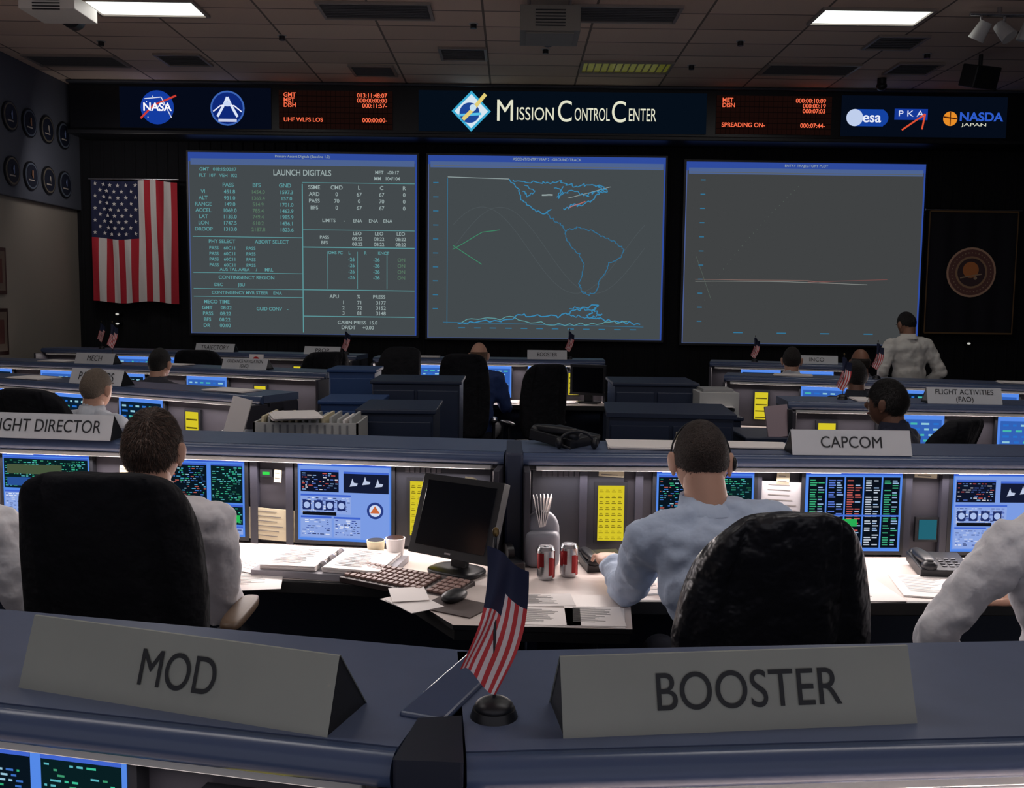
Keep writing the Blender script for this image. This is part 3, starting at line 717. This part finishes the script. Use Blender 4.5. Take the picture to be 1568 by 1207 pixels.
def person(name,loc,rz,shirt=(220,222,228),hair=(50,34,26),skin=(196,150,128),scale=1.0,lean=8,side=0,pose='sit',head=(0,0,0),arms=None,vox=.013,trouser=(30,32,42),bald=False,hairlen=1.0,neck_fwd=.02,det=True,spine=.54,blade=.022,headset=False,lift=0):
    r=root(name,loc,rz,scale)
    S=M('shirt_%d_%d_%d'%shirt,rgb(*shirt),.85,noise=.05,nscale=8,bump=.35,bscale=14,bdist=.03); K=M('skin_%d_%d_%d'%skin,rgb(*skin),.55,noise=.05,nscale=20); Hm=M('hair_%d_%d_%d'%hair,rgb(*hair),.6,noise=.35,nscale=90,bump=.9,bscale=220); T=M('trousers_%d'%trouser[0],rgb(*trouser),.9)
    pz=(.53 if pose=='sit' else .92)+lift
    a=rad(lean);s_=rad(side); d=Vector((math.sin(s_),math.sin(a),math.cos(a)*math.cos(s_))).normalized()
    side_v=Vector((math.cos(s_),0,-math.sin(s_))); R=Matrix((side_v,d.cross(side_v),d)).transposed()
    pel=Vector((0,0,pz)); nb=pel+d*spine
    q0=spine/.5
    b=MB()
    b.sq(pel+d*.05,(.165,.125,.13),S,rot=R); b.sq(pel+d*.18*q0,(.162,.118,.16),S,rot=R); b.sq(pel+d*.32*q0,(.18,.118,.16),S,rot=R); b.sq(pel+d*.4*q0+Vector((0,-.005,0)),(.185,.1,.095),S,.8,.9,rot=R)
    sh=[nb-d*.062+side_v*q*.185 for q in(-1,1)]
    for p in sh: b.cap(nb-d*.02,p,.066,.064,S)
    b.cap(nb-d*.06,nb+d*.022,.085,.060,S)
    if arms is None:
        arms=[((-.25,.14,.74),(-.15,.40,.79)),((.25,.14,.74),(.15,.40,.79))] if pose=='sit' else [((-.25,.05,1.12),(-.17,.25,1.02)),((.25,.05,1.12),(.17,.25,1.02))]
    hands=[]
    for p,(el,wr),sd in zip(sh,arms,(1,-1)):
        el=Vector(el);wr=Vector(wr)
        mid=p.lerp(el,.45)
        b.cap(p,mid,.066,.062,S); b.cap(mid,el,.062,.052,S); b.cap(el,el.lerp(wr,.4),.053,.05,S); b.cap(el.lerp(wr,.4),wr,.05,.036,S)
        for t in(-.22,-.1,.1,.24):
            c_=el.lerp(p,-t) if t<0 else el.lerp(wr,t); ax=(p-el if t<0 else wr-el).normalized(); RR=ax.to_track_quat('Z','Y').to_matrix()@Euler((random.uniform(-.5,.5),random.uniform(-.5,.5),0)).to_matrix()
            b.sq(c_,(.060,.060,.010),S,n=20,m=8,rot=RR)
        b.cap(wr-(wr-el).normalized()*.02,wr+(wr-el).normalized()*.012,.038,.037,S)
        hands.append((wr,(wr-el).normalized(),sd))
    o=b.build('shirt',r); remesh(o,vox,.04); o.modifiers['smooth'].iterations=4
    b=MB()
    b.sq(pel+Vector((0,0,-.02)),(.17,.13,.1),T)
    if pose=='sit':
        for q in(-1,1):
            hj=Vector((q*.09,.02,pz-.02)); kn=Vector((q*.13,.43,pz)); an=Vector((q*.13,.38,.1))
            b.cap(hj,kn,.085,.062,T); b.cap(kn,an,.058,.042,T)
    else:
        for q in(-1,1):
            hj=Vector((q*.09,0,pz-.03)); kn=Vector((q*.1,.01,.5)); an=Vector((q*.1,-.02,.1))
            b.cap(hj,kn,.088,.06,T); b.cap(kn,an,.058,.045,T)
    o=b.build('trousers',r); remesh(o,max(vox,.014))
    b=MB()
    for q in(-1,1):
        an=Vector((q*.13,.38,.05)) if pose=='sit' else Vector((q*.1,-.02,.05))
        b.sq(an+Vector((0,.07,-.005)),(.045,.14,.045),M('shoe_leather',rgb(16,14,14),.35),.7,.8)
    b.build('shoes',r)
    hc=nb+d*.045+Vector((0,neck_fwd+.02,.092)); HR=Euler((rad(head[0]),rad(head[1]),rad(head[2]))).to_matrix(); HT=Matrix.Translation(hc)@HR.to_4x4()
    b=MB()
    n,m=(96,64) if det else (32,22)
    def dirs(): 
        for i in range(m+1):
            v=-math.pi/2+math.pi*i/m
            for j in range(n):
                u=2*math.pi*j/n; yield Vector((math.cos(v)*math.cos(u),math.cos(v)*math.sin(u),math.sin(v)))
    fs=[(i*n+j,i*n+(j+1)%n,(i+1)*n+(j+1)%n,(i+1)*n+j) for i in range(m) for j in range(n)]
    b.add([headshape(q) for q in dirs()],fs,K,HT,True)
    b.cap(nb-d*.03,HT@Vector((0,-.022,-.045)),.062,.058,K)
    EW=M('eye_white',rgb(230,228,225),.3);EI=M('eye_iris',rgb(50,36,28),.3);LIPM=M('lips',rgb(150,88,80),.5)
    for q in(-1,1):
        b.sq((q*.028,.079,.008),(.0125,.0115,.0095),EW,n=14,m=10,T=HT); b.sq((q*.028,.0895,.008),(.0055,.003,.0055),EI,n=10,m=6,T=HT)
        b.sq((q*.029,.091,.03),(.016,.005,.0035),Hm,n=12,m=6,T=HT)
        b.sq((q*.083,-.004,-.005),(.009,.019,.032),K,.9,.9,n=16,m=10,rot=(0,q*.15,q*-.45),T=HT); b.sq((q*.088,.002,-.001),(.004,.011,.020),M('ear_inner_%d'%skin[0],rgb(*[int(c*.8) for c in skin]),.6),n=12,m=8,rot=(0,q*.15,q*-.45),T=HT)
        b.sq((q*.080,.0,-.034),(.006,.009,.009),K,n=10,m=8,T=HT)
    b.sq((0,.092,-.056),(.023,.005,.006),LIPM,n=16,m=8,T=HT)
    if headset:
        for k in range(14):
            a0=math.pi*k/14;a1=math.pi*(k+1)/14; b.rod(HT@Vector((.088*math.cos(a0),.0,.124*math.sin(a0))),HT@Vector((.088*math.cos(a1),0,.124*math.sin(a1))),.003,DARK,6)
        b.sq((.094,.004,-.004),(.010,.020,.022),DARK,n=14,m=8,T=HT); b.rod(HT@Vector((.096,.01,-.01)),HT@Vector((.05,.12,-.06)),.0025,DARK,6)
    b.build('head',r)
    def cover(q):
        lim=-.08+.5*q.y
        if q.y<-.3: lim=-.23-.5*(-q.y-.3)*max(hairlen,.95)
        if abs(q.x)>.8 and q.y>-.25 and q.y<.35: lim=min(lim,-.08)
        if hairlen>.9: lim+=.015*math.sin(q.x*23)
        t=(q.z-lim)/.14; t=max(0,min(1,t)); t=t*t*(3-2*t)
        if bald: t=max(0,min(1,(q.z+.5)/.1))*max(0,min(1,(.35-q.z)/.12))*max(0,min(1,(.15-q.y)/.1))
        return t
    def hairp(q,t):
        lump=.008*math.sin(q.x*11+q.y*5)*math.sin(q.z*9) if hairlen>.9 else 0
        th=.93+.09*min(1,t/.12)+((.06+lump) if not bald else .03)*t*(.5+.5*max(0,q.z))*hairlen
        return headshape(q)*th
    b=MB(); vs=[hairp(q,cover(q)) for q in dirs()]
    b.add(vs,fs,Hm,HT,True)
    if det:
        rs=random.Random(3); nb_=0; Hd=[Hm,M('hairlight_%d_%d_%d'%hair,rgb(*[min(255,int(c*1.25+5)) for c in hair]),.5),M('hairdark_%d_%d_%d'%hair,rgb(*[int(c*.7) for c in hair]),.6)]
        whorl=Vector((.1,-.55,.83))
        while nb_<9000:
            q=Vector((rs.gauss(0,1),rs.gauss(0,1),rs.gauss(0,1))).normalized(); t=cover(q)
            if t<rs.uniform(.02,.5): continue
            nb_+=1
            p=hairp(q,max(t,.12)); away=(q-whorl); away=(away-q*away.dot(q))
            if away.length<1e-3: continue
            away.normalize(); away=(away+Vector((rs.uniform(-.18,.18),rs.uniform(-.18,.18),rs.uniform(-.18,.18)))).normalized()
            l=blade*rs.uniform(.6,1.2); sidev=q.cross(away).normalized()*.0008
            p1=p+away*l*.5+q*l*.06; p2=p+away*l*.95-q*l*.03
            b.add([p-q*.002-sidev,p-q*.002+sidev,p1+sidev,p1-sidev,p2],[(0,1,2,3),(3,2,4)],Hd[rs.choice((0,0,1,2))],HT)
    b.build('hair',r)
    b=MB(); cR=.070
    for k in range(24):
        a0=2*math.pi*k/24;a1=2*math.pi*(k+1)/24
        def cp(a,h_,rr): 
            return nb+d*(h_)+Vector((rr*math.cos(a),rr*math.sin(a)*.98,0))
        b.add([cp(a0,.0,cR+.016),cp(a1,.0,cR+.016),cp(a1,.05,cR-.002),cp(a0,.05,cR-.002),cp(a0,.044,cR-.009),cp(a1,.044,cR-.009)],[(0,1,2,3),(3,2,5,4)],S,smooth=True)
    b.build('collar',r)
    for wr,fd,sd in hands:
        hand(r,wr+fd*.03,fd+Vector((0,.0,0)),(0,0,1),sd,K,vox=.004 if det else .008)
    return r
person('seated_man',(-1.1,2.88,0),0,scale=1.06,lean=5,shirt=(232,228,232),hair=(64,44,34),head=(-4,0,-3),vox=.011,headset=False,arms=[((-.23,.12,.74),(-.15,.36,.76)),((.195,.1,.74),(.13,.34,.76))])
person('seated_man',(.69,2.72,0),rad(6),scale=1.07,lean=22,side=-7,shirt=(186,200,224),hair=(58,45,40),skin=(206,160,138),head=(-24,0,-8),vox=.011,hairlen=.6,blade=.006,lift=.02,headset=True,
  arms=[((-.25,.38,.77),(-.25,.60,.78)),((.22,.40,.77),(.04,.60,.785))])
person('seated_man',(1.58,2.56,0),rad(4),scale=1.07,lean=12,shirt=(232,230,234),hair=(40,30,26),vox=.012,lift=.02,arms=[((-.38,.08,.80),(-.26,.22,.64)),((.25,.14,.74),(.1,.40,.76))])
person('seated_man',(-1.75,2.84,0),0,scale=1.05,lean=8,shirt=(230,228,232),vox=.012,arms=[((-.25,.12,.72),(-.15,.34,.76)),((.29,.06,.74),(.2,.32,.76))])
person('seated_man',(-2.46,5.6,0),rad(-20),lean=6,shirt=(200,204,214),hair=(128,112,98),det=False,vox=.018)
person('seated_man',(-2.76,7.45,0),rad(-15),scale=1.02,shirt=(60,60,70),hair=(24,20,20),det=False,vox=.02)
person('seated_man',(-.33,8.8,0),rad(-8),scale=1.04,lean=12,shirt=(44,66,120),hair=(120,90,70),bald=True,det=False,vox=.02)
person('seated_man',(2.02,5.0,0),rad(50),scale=1.03,lean=5,shirt=(34,38,58),hair=(24,18,18),skin=(120,84,68),det=True,vox=.018,hairlen=1.2)
person('seated_man',(2.5,7.0,0),0,scale=1.02,shirt=(40,42,52),hair=(26,20,18),skin=(110,76,60),det=False,vox=.02)
person('seated_man',(3.1,8.6,0),0,scale=1.03,shirt=(90,90,100),hair=(50,40,34),bald=True,skin=(140,98,78),det=False,vox=.02)
person('seated_man',(2.5,8.75,0),rad(-15),scale=1.03,shirt=(200,204,212),hair=(40,32,30),det=False,vox=.02)
person('standing_man',(3.74,9.2,0),rad(8),pose='stand',scale=.985,lean=6,shirt=(215,212,206),hair=(22,18,18),skin=(150,108,86),head=(-20,0,12),det=False,vox=.015,arms=[((-.30,-.04,1.14),(-.2,.14,1.0)),((.30,-.04,1.14),(.2,.14,1.0))])

# ---------------------------------------------------------------- things on the desks
ZD=.772; Z2=.751
r=root('lcd_monitor',(-.205,3.5,Z2),rad(-33),.9); b=MB()
b.sq((0,.02,.012),(.12,.09,.014),DARK,.5,.7); b.box((0,.05,.09),(.07,.03,.17),DARK,rot=(-.15,0,0))
T=Matrix.Translation((0,.03,.225))@Matrix.Rotation(rad(-20),4,'X')
b.box((0,0,0),(.4,.045,.33),DARK,T=T); b.box((0,.03,0),(.3,.04,.24),DARK,T=T)
b.box((0,-.0235,.005),(.345,.002,.27),M('lcd_glass',rgb(10,11,16),.15),T=T); b.box((.0,-.0245,-.148),(.03,.003,.008),METAL,T=T); b.box((.02,.0,.168),(.04,.03,.01),PAPERY,T=T)
b.build('display',r,bevel=.006)
r=root('computer_keyboard',(-.36,3.335,Z2+.004),rad(-30)); b=MB(); KB=M('keyboard_case',rgb(52,42,42),.5);KC=M('keycap',rgb(140,112,104),.5)
b.box((0,0,.016),(.46,.17,.02),KB,rot=(.1,0,0))
for i in range(19):
    for j in range(5):
        if i in(14,) : continue
        b.box((-.212+i*.0236,-.058+j*.028,.030+(-.058+j*.028)*.1),(.018,.021,.009),KC,rot=(.1,0,0))
b.build('keys',r,bevel=.002)
r=root('computer_mouse',(-.19,3.10,ZD),rad(-30)); b=MB(); b.box((.04,-.03,.002),(.2,.15,.004),M('mouse_mat',rgb(70,58,56),.8)); b.sq((0.0,.02,.018),(.032,.055,.018),DARK,.8,.8); b.build('body',r)
def sheets(name,x,y,z,rz,n,w=.216,d=.279,mat=None,jit=.01,lines=True):
    r=root(name,(x,y,z),rz); b=MB()
    for k in range(n):
        b.box((random.uniform(-jit,jit),random.uniform(-jit,jit),.0012+k*.0022),(w,d,.0018),mat or PAPER,rot=(0,0,random.uniform(-.06,.06)))
    if lines:
        zt=.0012+(n-1)*.0022+.0014
        for k in range(14):
            q=random.uniform(.4,.85); b.box((-w/2*(1-q)*.8,d*.4-k*d*.055,zt),(w*q*.8,.0025,.0004),M('print_grey',rgb(120,116,116),.8))
    b.build('stack',r); return r
sheets('paper_stack',.10,3.13,ZD,rad(2),2,w=.2,d=.13); sheets('paper_stack',.10,2.96,ZD+.0,rad(-2),2,w=.23,d=.17); sheets('paper_stack',.27,2.97,ZD,rad(-3),2,w=.18,d=.19)
sheets('paper_stack',-.30,3.10,ZD,rad(40),2,w=.12,d=.17,jit=.02,lines=False); sheets('paper_stack',-.33,3.14,ZD+.007,rad(15),1,w=.12,d=.15,jit=.02,lines=False); sheets('paper_stack',-.09,2.35,.672,rad(3),2,w=.3,d=.25,lines=False)
# open ring binder and loose sheets left of the keyboard
r=root('ring_binder',(-.66,3.56,Z2),rad(-10)); b=MB()
b.box((0,0,.012),(.5,.31,.022),M('binder_cover',rgb(150,148,156),.4))
for s_ in(-1,1):
    for k in range(9): b.box((s_*.118+random.uniform(-.002,.002),random.uniform(-.003,.003),.025+k*.002),(.21,.275,.0016),PAPER,rot=(0,s_*.02,random.uniform(-.01,.01)))
    for k in range(12): b.box((s_*.118-.02,.11-k*.019,.0435),(.14*random.uniform(.6,1),.004,.0006),M('print_grey',(0,0,0)))
for k in(-.09,0,.09): b.cyl((0,k,.038),.016,.006,METAL,16,rot=(math.pi/2,0,0))
b.build('binder',r)
sheets('paper_stack',-.96,3.62,Z2,rad(-24),3,jit=.03); sheets('paper_stack',-.93,3.42,Z2,rad(12),2,jit=.02)
sheets('paper_stack',.5,3.42,Z2,rad(14),2); sheets('paper_stack',1.22,3.36,Z2,rad(4),3); sheets('paper_stack',1.5,3.42,Z2,rad(-8),2)
sheets('paper_stack',.55,3.95,1.167,rad(88),5,w=.2,d=.3,lines=False); sheets('paper_stack',1.0,3.98,1.167,rad(85),4,w=.16,d=.25,lines=False)
for x,y,z,a in((-3.35,6.85,1.167,-26),(-1.75,6.1,1.167,-26),(-2.0,5.85,Z2,-26),(-2.9,8.35,1.167,-17),(-4.0,8.65,1.167,-17),(2.25,6.0,1.167,-3),(3.4,5.95,1.167,-3),(2.3,8.0,1.167,-17),(-.9,9.98,1.167,0),(-.1,9.6,Z2,0),(.5,9.6,Z2,0),(-.7,9.6,Z2,0),(3.9,7.5,1.167,-17)):
    sheets('paper_stack',x,y,z,rad(a+90),4,w=.2,d=.3,lines=False)
r=root('desk_sign',(-2.15,8.22,1.165),rad(-17)); b=MB(); b.box((0,0,.055),(.13,.012,.11),PAPER); b.disc(0,.055,.036,.036,-.008,M('sign_red',rgb(200,40,40),.6)); b.box((0,0,.004),(.14,.05,.008),DARK); b.build('placard',r)
for x,y,a in((.75,9.62,-20),):
    r=root('desktop_monitor',(x,y,Z2),rad(a)); b=MB(); b.box((0,0,.23),(.36,.05,.3),DARK); b.box((0,.05,.23),(.26,.08,.2),DARK); b.box((0,-.027,.23),(.31,.003,.25),M('lcd_glass',(0,0,0))); b.box((0,.03,.05),(.08,.05,.1),DARK); b.box((0,.02,.008),(.22,.18,.016),DARK); b.build('case',r,bevel=.008)
r=root('paper_cup',(-.44,3.68,Z2)); b=MB(); b.cyl((0,0,.045),.028,.09,PAPER,24,r2=.038); b.cyl((0,0,.0905),.034,.002,M('coffee',rgb(50,30,20),.3)); b.build('cup',r)
r=root('paper_cup',(-.52,3.72,Z2)); b=MB(); b.cyl((0,0,.035),.028,.07,PAPERY,24,r2=.036); b.cyl((0,0,.0705),.032,.002,EDGE); b.build('cup',r)
for x,y in((.13,3.46),(.215,3.5)):
    r=root('soda_can',(x,y,Z2)); b=MB(); CR=M('can_red',rgb(150,40,44),.3,.6); 
    b.cyl((0,0,.006),.026,.012,METAL,28,r2=.033); b.cyl((0,0,.06),.033,.096,METAL,28); b.cyl((0,0,.114),.033,.012,METAL,28,r2=.027)
    for k in range(12):
        a=k*math.pi/6; 
        if k%3!=0:
            vs=[(.0336*math.cos(a+q*.26),.0336*math.sin(a+q*.26),z_) for z_ in(.03+.02*math.sin(k),.09+.01*math.sin(k)) for q in(-1,0,1)]
            b.add(vs,[(0,1,4,3),(1,2,5,4)],CR,smooth=True)
    b.sq((0,-.006,.121),(.01,.006,.0015),METAL,n=12,m=6); b.build('can',r)
r=root('desk_organizer',(.12,3.64,Z2)); b=MB(); g=M('organizer_grey',rgb(140,140,148),.4)
b.sq((0,0,.07),(.068,.05,.07),g,.35,.6); b.sq((0,.01,.13),(.066,.03,.08),g,.9,.6); 
for k in range(6):
    b.box((-.022+k*.009,.0+.004*k,.21),(.003,.08,.11),PAPER,rot=(0,.22*(k-2.5)/2.5,0))
b.cyl((0,-.052,.07),.022,.003,DARK,20,rot=(math.pi/2,0,0)); b.build('holder',r)
r=root('tape_dispenser',(.0,3.6,Z2),.4); b=MB(); b.box((0,0,.02),(.06,.16,.04),DARK); b.cyl((0,.02,.055),.035,.025,DARK,24,rot=(0,math.pi/2,0)); b.build('body',r,bevel=.006)
def phone(x,y,z,rz,s=1):
    r=root('desk_telephone',(x,y,z),rz,s); b=MB(); b.box((0,0,.025),(.2,.2,.04),DARK,rot=(.12,0,0)); b.sq((-.065,0,.06),(.026,.1,.016),DARK,.6,.7); b.sq((-.065,.085,.052),(.03,.026,.022),DARK); b.sq((-.065,-.085,.045),(.03,.026,.022),DARK)
    for i in range(3):
        for j in range(4): b.box((.0+i*.028,-.06+j*.026,.046+(-.06+j*.026)*.12),(.019,.016,.006),M('phone_key',rgb(80,80,86),.4))
    b.build('set',r,bevel=.005)
phone(.35,3.64,Z2,.2,.8); phone(1.62,3.62,Z2,-.1,.95); phone(.22,4.0,1.168,.9,1.05)
r=root('headset',(.26,3.86,1.166)); b=MB()
for k in range(10):
    a0=math.pi*k/10;a1=math.pi*(k+1)/10; b.rod((.07*math.cos(a0),.0,.02+.05*math.sin(a0)),(.07*math.cos(a1),0,.02+.05*math.sin(a1)),.006,DARK,8)
b.sq((-.07,0,.024),(.016,.026,.024),DARK);b.sq((.07,0,.024),(.016,.026,.024),DARK); b.rod((-.07,0,.02),(-.03,-.08,.012),.004,DARK); b.build('band',r)
r=root('ballpoint_pen',(.47,3.46,.80)); b=MB(); b.rod((0,0,0-.03),(-.02,-.02,.09),.004,M('pen_blue',rgb(30,40,90),.3)); b.build('barrel',r)
# ---------------------------------------------------------------- cabinets and boxes
def cabinet(x,y,w,d,h,rz=0,mat=None,doors=2,note=False):
    r=root('storage_cabinet',(x,y,0),rz); b=MB(); m=mat or CAB
    b.box((0,0,h/2),(w,d,h),m); b.box((0,0,h+.012),(w+.03,d+.03,.025),m); b.box((0,.0,.03),(w-.04,d+.005,.06),EDGE)
    for k in range(doors):
        ww=w/doors; b.box((-w/2+ww*(k+.5),-d/2-.008,h/2+.02),(ww-.02,.016,h-.12),m); b.cyl((-w/2+ww*(k+.5)+ww*.35,-d/2-.02,h*.6),.008,.1,METAL,10)
    if note: b.box((w*.12,-d/2-.02,h-.09),(.1,.004,.05),PAPERY)
    b.build('carcass',r,bevel=.006)
cabinet(-1.2,7.5,.34,.4,1.2,mat=CABB,doors=1)
cabinet(-.66,6.95,.6,.5,1.17); cabinet(-.62,5.45,.4,.5,1.14,doors=1); cabinet(-1.0,6.2,.36,.4,1.1,doors=1,mat=CABB)
cabinet(.98,6.9,.56,.5,1.18); cabinet(.82,5.15,.62,.5,1.17,note=True,rz=rad(-4)); cabinet(1.36,6.6,.3,.4,.98,doors=1); cabinet(-1.02,5.0,.55,.4,.95); cabinet(1.42,5.35,.34,.4,1.02,doors=1)
r=root('laser_printer',(1.36,6.55,1.005)); b=MB(); b.box((0,0,.08),(.26,.32,.16),WHITEP); b.box((0,-.02,.17),(.2,.2,.02),M('printer_lid',rgb(150,150,150),.5)); b.box((0,-.165,.05),(.2,.02,.02),DARK); b.box((0,-.18,.07),(.18,.08,.004),PAPER); b.build('case',r,bevel=.01)
r=root('file_box',(-1.02,4.98,.975)); b=MB()
for s_ in(-1,1): b.box((s_*.255,0,.08),(.01,.34,.16),WHITEP); b.box((0,s_*.165,.08),(.52,.01,.16),WHITEP)
b.box((0,0,.005),(.52,.34,.01),WHITEP)
for k in range(14): b.box((-.22+k*.034,0,.09+random.uniform(0,.02)),(.012,.3,.16),random.choice([PAPER,PAPERY,WHITEP]),rot=(0,random.uniform(-.08,.08),0))
for k in range(12): b.box((-.2+k*.037,-.172,.08),(.008,.004,.14),M('crate_slot',rgb(130,130,135),.5))
b.build('crate',r)
sheets('paper_stack',-1.1,4.9,1.155,.3,6,lines=False,jit=.03)
r=root('document_folder',(-1.43,5.1,.0)); 
b=MB(); b.box((0,0,.52),(.24,.3,1.04),CAB); b.box((0,-.02,1.13),(.10,.02,.2),PAPER,rot=(-.15,.25,0)); b.build('stand',r)
r=root('document_folder',(1.42,5.2,1.045)); b=MB(); b.box((0,0,.08),(.12,.02,.17),M('magazine_cover',rgb(170,150,156),.5),rot=(-.2,-.12,0)); b.box((.06,.03,.07),(.02,.12,.15),DARK); b.build('cover',r)
